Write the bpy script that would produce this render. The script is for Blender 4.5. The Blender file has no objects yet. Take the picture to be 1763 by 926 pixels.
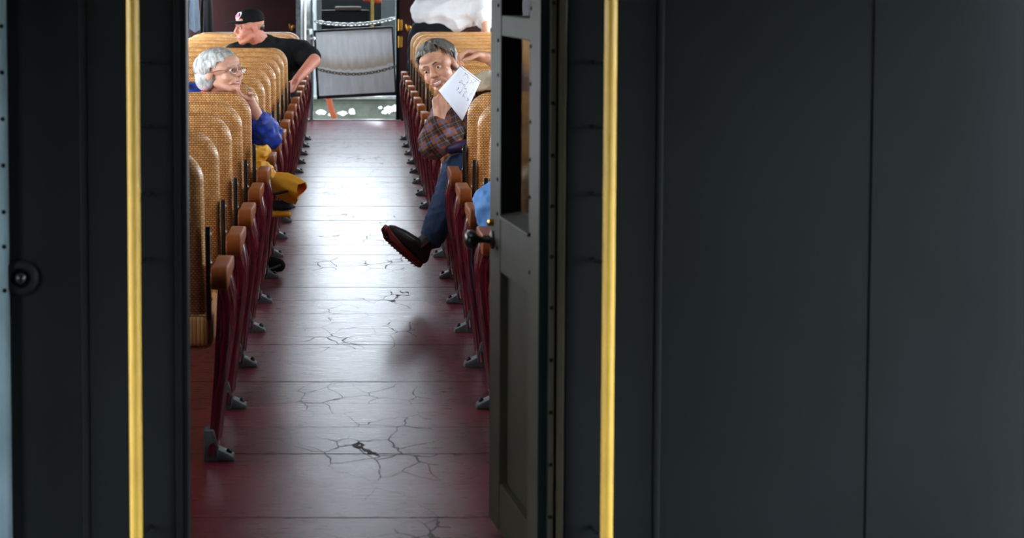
import bpy, bmesh, math, random
from mathutils import Vector, Matrix, Euler
R = math.radians
random.seed(7)
scene = bpy.context.scene
C = scene.collection
# ------------------------------------------------------------------ camera
FPX, W, H = 3921.0, 1763, 926            # focal length in pixels of the 1763x926 frame
PX, PY, CAMH = 606.0, 253.0, 1.55
TILT = math.atan((PY + 50) / FPX)
cam = bpy.data.objects.new('camera', bpy.data.cameras.new('camera'))
C.objects.link(cam); scene.camera = cam
cam.location = (0, 0, CAMH); cam.rotation_euler = (math.pi/2 - TILT, 0, 0)
cam.data.sensor_width = 36; cam.data.lens = FPX / W * 36
cam.data.shift_x = (W/2 - PX) / W; cam.data.shift_y = (PY - H/2) / W
cam.data.clip_start = .05; cam.data.clip_end = 300
cam.data.dof.use_dof = True; cam.data.dof.focus_distance = 10.9; cam.data.dof.aperture_fstop = 6.2
# ------------------------------------------------------------------ sky, exposure
world = bpy.data.worlds.new('overcast_sky'); scene.world = world; world.use_nodes = True
bg = world.node_tree.nodes['Background']
bg.inputs[0].default_value = (.80, .91, 1.0, 1); bg.inputs[1].default_value = 13.6
scene.view_settings.view_transform = 'Standard'; scene.view_settings.look = 'None'
scene.view_settings.gamma = 1; scene.view_settings.use_curve_mapping = False
scene.view_settings.exposure = 0.0
scene.cycles.use_denoising = True
scene.cycles.max_bounces = 10; scene.cycles.diffuse_bounces = 5

def at(x, y, Y):                          # where the sight line of a photo pixel meets the depth Y
    d = Vector(((x-PX)/FPX, (PY-y)/FPX, -1)); d.rotate(cam.rotation_euler)
    return Vector((0, 0, CAMH)) + d * (Y / d.y)

# ------------------------------------------------------------------ mesh helpers
def tag(o, label=None, cat=None, group=None, kind=None):
    for k, v in (('label', label), ('category', cat), ('group', group), ('kind', kind)):
        if v: o[k] = v
    return o
def link(name, me, mat, parent=None):
    o = bpy.data.objects.new(name, me); C.objects.link(o)
    if mat is not None and not me.materials: me.materials.append(mat)
    o.parent = parent
    return o
def empty(name, loc=(0, 0, 0), rz=0):
    o = bpy.data.objects.new(name, None); C.objects.link(o); o.location = loc; o.rotation_euler = (0, 0, rz)
    o.empty_display_size = .1
    return o
def join(*parts):
    V, F = [], []
    for v, f in parts:
        n = len(V); V += [tuple(p) for p in v]; F += [tuple(i+n for i in q) for q in f]
    return V, F
def mesh(name, vf, smooth=False, bevel=0, seg=2, ang=.6):
    me = bpy.data.meshes.new(name); me.from_pydata([tuple(v) for v in vf[0]], [], vf[1])
    bm = bmesh.new(); bm.from_mesh(me)
    bmesh.ops.recalc_face_normals(bm, faces=bm.faces)
    if bevel:
        es = [e for e in bm.edges if len(e.link_faces) == 2 and e.calc_face_angle(0) > ang]
        bmesh.ops.bevel(bm, geom=es, offset=bevel, segments=seg, profile=.6, affect='EDGES', clamp_overlap=True)
    if smooth:
        for f in bm.faces: f.smooth = True
        for e in bm.edges:
            if len(e.link_faces) == 2 and e.calc_face_angle(0) > .9: e.smooth = False
    bm.to_mesh(me); bm.free()
    return me
def build(name, vf, mat, parent=None, smooth=False, bevel=0, seg=2):
    return link(name, mesh(name, vf, smooth, bevel, seg), mat, parent)
def box(x0, x1, y0, y1, z0, z1):
    return ([(x, y, z) for x in (x0, x1) for y in (y0, y1) for z in (z0, z1)],
            [(0,1,3,2),(4,6,7,5),(0,4,5,1),(2,3,7,6),(0,2,6,4),(1,5,7,3)])
def prism(pts, axis, a, b):               # outline extruded along an axis
    n = len(pts)
    def P(u, v, t): return {'x': (t, u, v), 'y': (u, t, v), 'z': (u, v, t)}[axis]
    V = [P(u, v, a) for u, v in pts] + [P(u, v, b) for u, v in pts]
    F = [tuple(range(n))[::-1], tuple(range(n, 2*n))] + [(i, (i+1) % n, n+(i+1) % n, n+i) for i in range(n)]
    return V, F
def frame_of(d):
    d = Vector(d).normalized(); u = d.orthogonal().normalized(); return u, d.cross(u)
def tube(pts, rad, n=8, closed=False):
    pts = [Vector(p) for p in pts]; m = len(pts)
    rad = rad if isinstance(rad, (list, tuple)) else [rad]*m
    V, F = [], []; u = None
    for i, p in enumerate(pts):
        a, b = pts[(i-1) % m] if (i or closed) else p, pts[(i+1) % m] if (i < m-1 or closed) else p
        d = (b-a).normalized()
        if u is None: u = d.orthogonal().normalized()
        else: u = (u - d*u.dot(d)).normalized()
        w = d.cross(u)
        V += [tuple(p + (u*math.cos(2*math.pi*k/n) + w*math.sin(2*math.pi*k/n))*rad[i]) for k in range(n)]
    for i in range(m if closed else m-1):
        j = (i+1) % m
        F += [(i*n+k, i*n+(k+1) % n, j*n+(k+1) % n, j*n+k) for k in range(n)]
    if not closed: F += [tuple(range(n))[::-1], tuple(range((m-1)*n, m*n))]
    return V, F
def ell(c, r, rot=None, nu=16, nv=10):
    r = r if isinstance(r, (list, tuple)) else (r, r, r); c = Vector(c)
    V = [(0, 0, 1)] + [(math.sin(math.pi*j/nv)*math.cos(2*math.pi*i/nu), math.sin(math.pi*j/nv)*math.sin(2*math.pi*i/nu),
         math.cos(math.pi*j/nv)) for j in range(1, nv) for i in range(nu)] + [(0, 0, -1)]
    F = [(0, 1+i, 1+(i+1) % nu) for i in range(nu)]
    for j in range(nv-2):
        F += [(1+j*nu+i, 1+(j+1)*nu+i, 1+(j+1)*nu+(i+1) % nu, 1+j*nu+(i+1) % nu) for i in range(nu)]
    L = len(V)-1; F += [(L, 1+(nv-2)*nu+(i+1) % nu, 1+(nv-2)*nu+i) for i in range(nu)]
    out = []
    for v in V:
        q = Vector((v[0]*r[0], v[1]*r[1], v[2]*r[2]))
        if rot is not None: q = rot @ q
        out.append(tuple(c+q))
    return out, F
def cap(a, b, ra, rb=None, n=12):         # tapered capsule
    a, b = Vector(a), Vector(b); rb = ra if rb is None else rb
    d = (b-a); L = d.length; d = d/L if L > 1e-6 else Vector((0, 0, 1))
    P, Q = [], []
    for k in (-.95, -.6, 0): P.append(a + d*ra*k); Q.append(ra*math.sqrt(1-k*k))
    for k in (0, .6, .95): P.append(b + d*rb*k); Q.append(rb*math.sqrt(1-k*k))
    return tube(P, Q, n)
def chain(pts, rad, n=12):
    return join(*[cap(pts[i], pts[i+1], rad[i], rad[i+1], n) for i in range(len(pts)-1)])
def dome(c, d, r, h=None, n=8):           # rivet head standing on a surface
    h = h or r*.6; u, w = frame_of(d); d = Vector(d).normalized(); c = Vector(c)
    V, F = [], []
    for t, q in ((-.2, 1), (.55, .85), (.9, .5)):
        V += [tuple(c + d*h*t + (u*math.cos(2*math.pi*k/n)+w*math.sin(2*math.pi*k/n))*r*q) for k in range(n)]
    V.append(tuple(c+d*h))
    for j in range(2): F += [(j*n+k, j*n+(k+1) % n, (j+1)*n+(k+1) % n, (j+1)*n+k) for k in range(n)]
    F += [(2*n+k, 2*n+(k+1) % n, 3*n) for k in range(n)] + [tuple(range(n))[::-1]]
    return V, F
def lathe(prof, c, d, n=20):              # (radius, height) profile about an axis
    u, w = frame_of(d); d = Vector(d).normalized(); c = Vector(c); V, F = [], []
    for r, h in prof: V += [tuple(c + d*h + (u*math.cos(2*math.pi*k/n)+w*math.sin(2*math.pi*k/n))*r) for k in range(n)]
    for j in range(len(prof)-1): F += [(j*n+k, j*n+(k+1) % n, (j+1)*n+(k+1) % n, (j+1)*n+k) for k in range(n)]
    F += [tuple(range(n))[::-1], tuple(range((len(prof)-1)*n, len(prof)*n))]
    return V, F
def remesh(name, vf, voxel, mat, parent=None, smooth=4, disp=None, loc=None):   # closed shapes fused to one skin
    tmp = bpy.data.objects.new('tmp', mesh('tmp', vf)); C.objects.link(tmp)
    m = tmp.modifiers.new('r', 'REMESH'); m.mode = 'VOXEL'; m.voxel_size = voxel; m.use_smooth_shade = True
    if smooth:
        s = tmp.modifiers.new('s', 'SMOOTH'); s.iterations = smooth; s.factor = .5
    dg = bpy.context.evaluated_depsgraph_get(); dg.update()
    me = bpy.data.meshes.new_from_object(tmp.evaluated_get(dg)); me.name = name
    bpy.data.objects.remove(tmp)
    if disp:
        for v, n in [(v, Vector(v.normal)) for v in me.vertices]: v.co = v.co + n*disp(v.co)
    me.polygons.foreach_set('use_smooth', [True]*len(me.polygons)); me.materials.clear()
    return link(name, me, mat, parent)
def copy_tree(o, parent=None):
    c = o.copy(); C.objects.link(c); c.parent = parent
    for ch in [x for x in o.children]: copy_tree(ch, c)
    return c

# ------------------------------------------------------------------ materials
M = {}
class NT:
    def __init__(s, m): s.t = m.node_tree; s.n = s.t.nodes; s.b = s.n['Principled BSDF']
    def add(s, kind, **kw):
        x = s.n.new('ShaderNode'+kind)
        for k, v in kw.items(): setattr(x, k, v)
        return x
    def l(s, a, b): s.t.links.new(a, b)
    def coord(s, scale=(1, 1, 1)):
        tc = s.add('TexCoord'); mp = s.add('Mapping'); mp.inputs['Scale'].default_value = scale
        s.l(tc.outputs['Object'], mp.inputs['Vector']); return mp.outputs[0]
    def noise(s, vec, scale, detail=4, rough=.6):
        x = s.add('TexNoise'); x.inputs['Scale'].default_value = scale; x.inputs['Detail'].default_value = detail
        x.inputs['Roughness'].default_value = rough; s.l(vec, x.inputs['Vector']); return x.outputs['Fac']
    def ramp(s, fac, stops):
        x = s.add('ValToRGB'); e = x.color_ramp.elements
        while len(e) < len(stops): e.new(.5)
        for q, (p, c) in zip(e, stops): q.position = p; q.color = (*c, 1) if len(c) == 3 else c
        s.l(fac, x.inputs[0]); return x.outputs[0]
    def mix(s, fac, a, b, mode='MIX'):
        x = s.add('Mix', data_type='RGBA', blend_type=mode)
        for i, v in ((0, fac), (6, a), (7, b)):
            if hasattr(v, 'links'): s.l(v, x.inputs[i])
            else: x.inputs[i].default_value = v if i == 0 else (*v, 1)
        return x.outputs[2]
    def math(s, op, a, b=0.0):
        x = s.add('Math', operation=op)
        for i, v in ((0, a), (1, b)):
            if hasattr(v, 'links'): s.l(v, x.inputs[i])
            else: x.inputs[i].default_value = v
        return x.outputs[0]
    def bump(s, h, strength=.3, dist=.002):
        x = s.add('Bump'); x.inputs['Strength'].default_value = strength; x.inputs['Distance'].default_value = dist
        s.l(h, x.inputs['Height']); s.l(x.outputs[0], s.b.inputs['Normal'])
def mat(name, col, rough=.5, metal=0, var=.25, vs=8, bump=0, bs=60, coat=0, sheen=0, spec=.5, stretch=(1, 1, 1)):
    m = bpy.data.materials.new(name); m.use_nodes = True; N = NT(m); b = N.b
    c = N.coord(stretch); f = N.noise(c, vs)
    dark = tuple(x*(1-var) for x in col); lite = tuple(min(1, x*(1+var)) for x in col)
    N.l(N.ramp(f, [(.3, dark), (.7, lite)]), b.inputs['Base Color'])
    b.inputs['Roughness'].default_value = rough; b.inputs['Metallic'].default_value = metal
    b.inputs['Coat Weight'].default_value = coat; b.inputs['Sheen Weight'].default_value = sheen
    b.inputs['Specular IOR Level'].default_value = spec
    if bump: N.bump(N.noise(c, bs, 3), bump)
    M[name] = m; return m
def lin(r, g, b): return tuple(((v/255+.055)/1.055)**2.4 if v > 10 else v/255/12.92 for v in (r, g, b))

def rattan(name, up):
    m = bpy.data.materials.new(name); m.use_nodes = True; N = NT(m)
    tc = N.add('TexCoord'); sp = N.add('SeparateXYZ'); N.l(tc.outputs['Object'], sp.inputs[0])
    cb = N.add('CombineXYZ'); N.l(sp.outputs['X'], cb.inputs[0]); N.l(sp.outputs[up], cb.inputs[1])
    br = N.add('TexBrick'); N.l(cb.outputs[0], br.inputs['Vector'])
    br.offset = .5
    for k, v in (('Scale', 1), ('Mortar Size', .0014), ('Mortar Smooth', .5), ('Brick Width', .0125), ('Row Height', .0078), ('Bias', 0)):
        br.inputs[k].default_value = v
    br.inputs['Color1'].default_value = (*lin(238, 185, 117), 1); br.inputs['Color2'].default_value = (*lin(212, 148, 82), 1)
    br.inputs['Mortar'].default_value = (*lin(96, 48, 16), 1)
    f = N.noise(N.coord((6, 6, 1.2)), 3, 3)
    tint = N.ramp(f, [(.3, (.80, .70, .60)), (.65, (1, 1, 1))])
    N.l(N.mix(1.0, br.outputs['Color'], tint, 'MULTIPLY'), N.b.inputs['Base Color'])
    N.b.inputs['Roughness'].default_value = .36; N.b.inputs['Coat Weight'].default_value = .25; N.b.inputs['Coat Roughness'].default_value = .3
    N.bump(N.math('SUBTRACT', 1.0, br.outputs['Fac']), .5, .0012)
    M[name] = m
rattan('rattan', 'Z'); rattan('rattan_flat', 'Y')
mat('arm_wood', lin(122, 62, 24), .45, var=.3, vs=14, coat=.0, spec=.22, stretch=(1, .15, 1))
mat('maroon_iron', lin(78, 13, 27), .17, var=.2, vs=9, coat=1.0, bump=.06, bs=40)
mat('maroon_wall', lin(38, 7, 8), .7, var=.25, vs=3, spec=.2)
mat('black_iron', lin(24, 27, 30), .3, .3, var=.3, vs=25, coat=.3)
mat('worn_steel', lin(150, 152, 150), .35, .7, var=.3, vs=30)
mat('foot_iron', lin(96, 104, 106), .45, .2, var=.4, vs=40, bump=.3)
mat('dark_paint', lin(25, 28, 29), .5, var=.15, vs=2.5, bump=.08, bs=12, spec=.12)
mat('deep_black', lin(10, 11, 11), .8, var=.2, spec=.05)
mat('olive_paint', lin(50, 45, 33), .6, var=.18, vs=5, bump=.06, bs=20, spec=.25)
mat('blue_steel', lin(112, 130, 138), .4, .1, var=.2, vs=6)
mat('yellow_paint', lin(222, 176, 70), .38, var=.12, vs=7, coat=.2)
mat('cream_paint', lin(214, 206, 186), .5, var=.06, vs=2)
mat('grey_sheet', lin(140, 146, 148), .5, .1, var=.1, vs=3, stretch=(3, 1, .6))
mat('brass', lin(190, 140, 60), .3, .9, var=.2)
mat('chrome', lin(230, 232, 235), .15, 1, var=.08)
mat('rusty_chain', lin(96, 84, 66), .6, .5, var=.4, vs=60)
mat('ground', lin(120, 118, 105), .9, var=.35, vs=3)
mat('ceiling_wood', lin(84, 60, 40), .5, var=.15, stretch=(6, .3, 1))
mat('roof_paint', lin(60, 60, 58), .6)

# painted floor board: maroon gloss paint, reflected far light mixed in as grey along the walking line, cracked
def floor_mat():
    m = bpy.data.materials.new('floor_paint'); m.use_nodes = True; N = NT(m); M['floor_paint'] = m
    g = N.add('NewGeometry'); sp = N.add('SeparateXYZ'); N.l(g.outputs['Position'], sp.inputs[0])
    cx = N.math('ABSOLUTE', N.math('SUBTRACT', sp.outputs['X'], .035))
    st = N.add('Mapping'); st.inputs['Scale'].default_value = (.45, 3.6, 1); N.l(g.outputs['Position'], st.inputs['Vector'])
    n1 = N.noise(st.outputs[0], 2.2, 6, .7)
    glare = N.math('SUBTRACT', N.math('ADD', N.math('MULTIPLY', n1, .55), .12), N.math('MULTIPLY', cx, 1.15))
    wm = N.ramp(glare, [(.02, (0, 0, 0)), (.26, (1, 1, 1))])
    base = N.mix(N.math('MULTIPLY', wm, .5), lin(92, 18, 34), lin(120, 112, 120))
    st2 = N.add('Mapping'); st2.inputs['Scale'].default_value = (1.0, .55, 1); N.l(g.outputs['Position'], st2.inputs['Vector'])
    wn = N.add('TexNoise'); wn.inputs['Scale'].default_value = 5; wn.inputs['Detail'].default_value = 4; N.l(st2.outputs[0], wn.inputs['Vector'])
    wv = N.mix(.12, st2.outputs[0], wn.outputs['Color'])
    vo = N.add('TexVoronoi', feature='DISTANCE_TO_EDGE'); vo.inputs['Scale'].default_value = 9; N.l(wv, vo.inputs['Vector'])
    n2 = N.noise(g.outputs['Position'], 1.3, 2)
    thr = N.math('MULTIPLY', N.ramp(n2, [(.46, (0, 0, 0)), (.62, (1, 1, 1))]), .022)
    near = N.math('GREATER_THAN', .24, cx)
    crack = N.math('MULTIPLY', N.math('LESS_THAN', vo.outputs['Distance'], thr), near)
    N.l(N.mix(crack, base, lin(38, 30, 32)), N.b.inputs['Base Color'])
    fine = N.noise(st.outputs[0], 22, 5, .7)
    rg = N.math('ADD', N.math('MULTIPLY', fine, .24), N.math('ADD', .175, N.math('MULTIPLY', crack, .3)))
    N.l(rg, N.b.inputs['Roughness'])
    N.b.inputs['Specular IOR Level'].default_value = .9
    N.bump(N.math('SUBTRACT', N.math('MULTIPLY', fine, .6), crack), .12, .002)
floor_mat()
def glass_mat():
    m = bpy.data.materials.new('pane_glass'); m.use_nodes = True; N = NT(m); M['pane_glass'] = m
    N.b.inputs['Base Color'].default_value = (.55, .6, .62, 1); N.b.inputs['Roughness'].default_value = .03
    N.b.inputs['Transmission Weight'].default_value = 1; N.b.inputs['IOR'].default_value = 1.45
glass_mat()

# ------------------------------------------------------------------ the carriage shell
XC = .033                                  # centre line of the aisle
XL, XR = XC-1.53, XC+1.53                  # inner faces of the side walls
YN, YF = 5.5, 23.6                         # near and far end walls
DL, DR = -.400, .457                       # doorway edges
PITCH, A0, NS = .86, 7.38, 17
def struct(name, vf, m, label=None, **kw): return tag(build(name, vf, m, **kw), label, None, None, 'structure')

fl = empty('floor'); tag(fl, 'worn maroon painted board floor of the railway carriage', None, None, 'structure')
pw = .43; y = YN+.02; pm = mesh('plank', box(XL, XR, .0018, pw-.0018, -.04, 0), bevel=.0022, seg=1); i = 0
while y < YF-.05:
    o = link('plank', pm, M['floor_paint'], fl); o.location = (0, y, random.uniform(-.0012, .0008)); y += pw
sub = build('floor_beam', box(XL, XR, YN, YF, -.16, -.041), M['deep_black'], fl)
sill = build('threshold', box(DL-.05, DR+.05, YF-.03, YF+.12, -.05, .012), M['worn_steel'], fl, bevel=.004)

def side_wall(name, x0, x1):
    parts = [box(x0, x1, YN, YN+1.2, .86, 1.5), box(x0, x1, YN, YF, -.1, .86), box(x0, x1, YN, YF, 1.50, 2.12)]  # unseen blank first bays, added to dim the nearest seats
    k = YN
    while k < YF-.1:
        parts.append(box(x0, x1, k, min(YF, k+.16), .86, 1.50)); k += PITCH
    return struct(name, join(*parts), M['maroon_wall'])
side_wall('wall_left', XL-.08, XL); side_wall('wall_right', XR, XR+.08)
# roof: two low side decks and a raised clerestory with openings
rf = [box(XL-.1, XC-.72, YN-.3, YF+.06, 2.12, 2.18), box(XC+.72, XR+.1, YN-.3, YF+.06, 2.12, 2.18), box(XC-.78, XC+.78, YN-.3, YF+.06, 2.56, 2.62)]
for s in (-1, 1):
    k = YN-.3
    a, b = sorted((XC+s*.72, XC+s*.76))
    rf += [box(a, b, YN-.3, YF+.06, 2.18, 2.23), box(a, b, YN-.3, YF+.06, 2.50, 2.56)]
    while k < YF-.05: rf.append(box(a, b, k, k+.34, 2.23, 2.50)); k += PITCH
struct('ceiling', join(*rf), M['ceiling_wood'])
# far end wall with its doorway
struct('wall_far_end', join(*[b for a, c in ((XL, DL-.06), (DR+.02, XR)) for b in (box(a, c, YF, YF+.06, -.04, 1.28), box(a, c, YF, YF+.06, 2.06, 2.56), box(a, a+.07, YF, YF+.06, 1.28, 2.06), box(c-.07, c, YF, YF+.06, 1.28, 2.06))],
      box(DL-.06, DR+.02, YF, YF+.06, 2.44, 2.56)), M['maroon_wall'])  # unseen side openings and open transom added to brighten the floor
# near end wall, seen from outside: dark steel sheets with seams
wn = empty('wall_near_end'); tag(wn, 'dark painted steel end wall of the carriage around the doorway', None, None, 'structure')
def X(px, Y=YN): return at(px, 250, Y).x
for a, b, dy in ((X(-420), X(14), 0), (X(14), X(142), -.004), (X(142), X(300), 0), (X(975), X(1136), -.003), (X(1136), X(1500), 0), (X(1500), X(2000), -.003)):
    build('steel_panel', box(a+.001, b-.001, YN+dy, YN+.05, -.3, 2.56), M['dark_paint'], wn, bevel=.003)
build('lintel', box(X(300), X(975), YN, YN+.05, 2.08, 2.56), M['dark_paint'], wn)
build('seam_strip', box(X(1131), X(1141), YN-.012, YN+.01, -.3, 2.56), M['dark_paint'], wn, bevel=.004)
build('seam_strip', box(X(138), X(148), YN-.008, YN+.01, -.3, 2.56), M['dark_paint'], wn, bevel=.003)
build('corner_post', box(X(-25), X(14), YN-.05, YN+.02, -.3, 2.56), M['blue_steel'], wn, bevel=.006)
rv = mesh('rivet', dome((0, 0, 0), (0, -1, 0), .006))
for z in [at(4, yy, YN-.05).z for yy in (45, 125, 205, 285, 365, 425, 500)]:
    o = link('rivet', rv, M['deep_black'], wn); o.location = (X(5, YN-.05), YN-.05, z)
# door posts of the near doorway
build('door_post', join(box(X(300), X(311), YN-.012, YN+.06, -.1, 2.1), box(X(311), DL, YN, YN+.08, -.1, 2.1)), M['dark_paint'], wn, bevel=.003)
build('door_post', join(box(X(930), X(946), YN+.02, YN+.08, -.1, 2.1), box(X(946), X(957), YN-.004, YN+.08, -.1, 2.1), box(X(957), X(962), YN+.02, YN+.07, -.1, 2.1)), M['dark_paint'], wn, bevel=.002)
build('rivet_strip', box(X(947), X(956), YN-.008, YN+.0, -.1, 2.1), M['olive_paint'], wn, bevel=.002)
build('edge_strip', box(X(961), X(973), YN-.016, YN+.05, -.1, 2.1), M['olive_paint'], wn, bevel=.003)
for yy in (5, 88, 178, 268, 355, 442, 530, 620, 710, 800, 890):
    o = link('rivet', rv, M['deep_black'], wn); o.location = (X(951), YN-.008, at(951, yy, YN-.008).z)
struct('platform_roof', box(-1.9, 1.9, -2.5, 5.2, 2.3, 2.36), M['roof_paint'])
for nm, b in (('wall_platform_left', join(box(-1.9, -1.84, -2.5, 3.6, -.1, 2.3), box(-1.9, -1.84, 4.4, 5.05, -.1, 2.3), box(-1.9, -1.84, 3.6, 4.4, 1.5, 2.3))), ('wall_platform_right', join(box(1.84, 1.9, -2.5, 3.3, -.1, 2.3), box(1.84, 1.9, 4.5, 5.05, -.1, 2.3), box(1.84, 1.9, 3.3, 4.5, 1.5, 2.3))), ('wall_platform_back', box(-1.84, 1.84, -2.5, -2.44, -.1, 2.3)), ('platform_floor', box(-1.9, 1.9, -2.5, 5.3, -.2, -.1))):  # unseen side openings, cut and sized to light the end wall
    struct(nm, b, M['dark_paint'])
struct('ground', box(-60, 60, -60, 90, -1.3, -1.2), M['ground'], 'grey gravel ground beside the track')
# ------------------------------------------------------------------ seats
def rr(w, h, r, d, n=8):                  # outline with round top corners, inset by d; origin bottom left
    r = max(r-d, .004); P = [(d, d), (w-d, d)]
    P += [(w-d-r+r*math.cos(a), h-d-r+r*math.sin(a)) for a in [math.pi/2*i/n for i in range(n+1)]]
    P += [(d+r+r*math.cos(a), h-d-r+r*math.sin(a)) for a in [math.pi/2+math.pi/2*i/n for i in range(n+1)]]
    return P
BW, BH, BX = .98, .60, .055
def back_vf(s):                           # local: x from the aisle edge out to the wall (sign s), leaning
    V, F = [], []; rings = [(.030, -.034), (.012, -.030), (.003, -.018), (0, 0), (.003, .018), (.012, .030), (.030, .034)]
    n = None
    for d, t in rings:
        P = rr(BW, BH, .115, d); n = len(P)
        for u, v in P:
            f = v/BH; yy = -.055-.150*f - .02*math.sin(f*math.pi) + t
            V.append((s*(BX+u), yy, .40+v*.985))
    for j in range(len(rings)-1): F += [(j*n+k, j*n+(k+1) % n, (j+1)*n+(k+1) % n, (j+1)*n+k) for k in range(n)]
    F += [tuple(range(n))[::-1], tuple(range((len(rings)-1)*n, len(rings)*n))]
    return V, F
def arm_outline():
    P = [(-.335, .572), (-.342, .590), (-.338, .610), (-.322, .622), (-.28, .626), (-.2, .622), (-.1, .618), (.0, .620), (.06, .618), (.08, .605), (.08, .585), (.06, .575), (-.02, .572), (-.2, .566), (-.26, .552), (-.315, .556)]
    return P
def frame_outline():
    return [(-.285, .565), (-.275, .50), (-.235, .40), (-.215, .30), (-.22, .18), (-.25, .08), (-.275, .02), (-.10, .0), (.06, .02), (.03, .08), (.0, .18), (-.01, .30), (.0, .40), (.04, .50), (.06, .575)]
def seat_meshes(s):
    D = {}
    D['backrest'] = (mesh('backrest', back_vf(s), True), 'rattan')
    a, b = sorted((s*.035, s*1.03))
    D['seat_cushion'] = (mesh('seat_cushion', box(a, b, -.10, .40, .33, .45), True, .035, 4), 'rattan_flat')
    D['armrest'] = (mesh('armrest', prism(arm_outline(), 'x', -.027, .027), True, .008, 3), 'arm_wood')
    lean = lambda z: s*.035*max(0, (.56-z)/.56)
    v, f = prism(frame_outline(), 'x', -.007, .007); v = [(x+lean(z), y, z) for x, y, z in v]
    D['side_frame'] = (mesh('side_frame', (v, f), True, .003, 1), 'maroon_iron')
    ribs = []
    for off in (-.0, .125, .25):
        P = [(lean(z)-s*bx, y0+(off)*sc, z) for z, y0, sc, bx in ((.57, -.285, 1.2, .008), (.50, -.268, 1.12, .026), (.42, -.240, .95, .030), (.32, -.215, .82, .024), (.22, -.208, .82, .016), (.11, -.228, .96, .010), (.02, -.265, 1.2, .004))]
        ribs.append(tube(P, [.016, .017, .017, .016, .015, .016, .017], 8))
    D['rib'] = [(mesh('rib', r, True), 'maroon_iron') for r in ribs]
    D['rivet'] = [(mesh('rivet', dome((lean(z)-s*.007, y, z), (-s, 0, 0), .008, .006, 6), True), 'maroon_iron') for y, z in ((-.20, .50), (-.06, .47), (-.12, .30), (-.15, .10))]
    L = s*.035
    foot = join(prism([(L-s*.02, .0), (L+s*.02, 0), (L+s*.02, .10), (L-s*.012, .10), (L-s*.028, .045)], 'y', -.265, -.175),
                prism([(L-s*.078, 0), (L, 0), (L, .06), (L-s*.03, .036), (L-s*.074, .014)], 'y', -.255, -.185))
    D['foot'] = [(mesh('foot', foot, True, .004, 2), 'foot_iron')]
    D['bolt'] = [(mesh('bolt', dome((L-s*.058, -.22+q, .022), (0, 0, 1), .010, .014, 6), True), 'black_iron') for q in (0,)]
    P = [(-.135, .43), (-.105, .43), (-.125, .60), (-.150, .70), (-.165, .735), (-.185, .74), (-.190, .71), (-.165, .60)]
    a, b = sorted((s*.036, s*.052))
    D['bracket'] = (mesh('bracket', prism(P, 'x', a, b), True, .004, 2), 'black_iron')
    D['screw'] = [(mesh('screw', dome((s*.036, y, z), (-s, 0, 0), .007, .004, 6), True), 'worn_steel') for y, z in ((-.172, .715), (-.15, .62), (-.128, .50))]
    a, b = sorted((s*.98, s*1.02))
    D['wall_leg'] = (mesh('wall_leg', box(a, b, -.05, .30, 0, .335), False, .006, 1), 'maroon_iron')
    return D
ORD = ['first', 'second', 'third', 'fourth', 'fifth', 'sixth', 'seventh', 'eighth', 'ninth', 'tenth', 'eleventh', 'twelfth', 'thirteenth', 'fourteenth', 'fifteenth', 'sixteenth', 'seventeenth']
for s, ax, side in ((-1, -.415, 'left'), (1, .483, 'right')):
    D = seat_meshes(s); grp = 'woven rattan train seats %s of the aisle' % side
    for k in range(NS):
        r = empty('train_seat', (ax, A0+PITCH*k, 0)); r.name = 'train_seat'
        tag(r, 'rattan train seat with maroon iron frame, %s from the near doorway, %s of aisle' % (ORD[k], side), 'seat', grp)
        q = {}
        for nm in ('seat_cushion', 'armrest', 'side_frame', 'bracket', 'backrest', 'wall_leg'):
            q[nm] = link(nm, D[nm][0], M[D[nm][1]], r)
        for a, b in D['rib']: link('rib', a, M[b], q['side_frame'])
        for a, b in D['rivet']: link('rivet', a, M[b], q['side_frame'])
        for (a, b), (c, d) in zip(D['foot'], D['bolt']):
            f = link('foot', a, M[b], r); link('bolt', c, M[d], f)
        for a, b in D['screw']: link('screw', a, M[b], q['bracket'])
        t = random.uniform(-.02, .02)
        q['backrest'].location = (0, t, random.uniform(-.006, .006))
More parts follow.
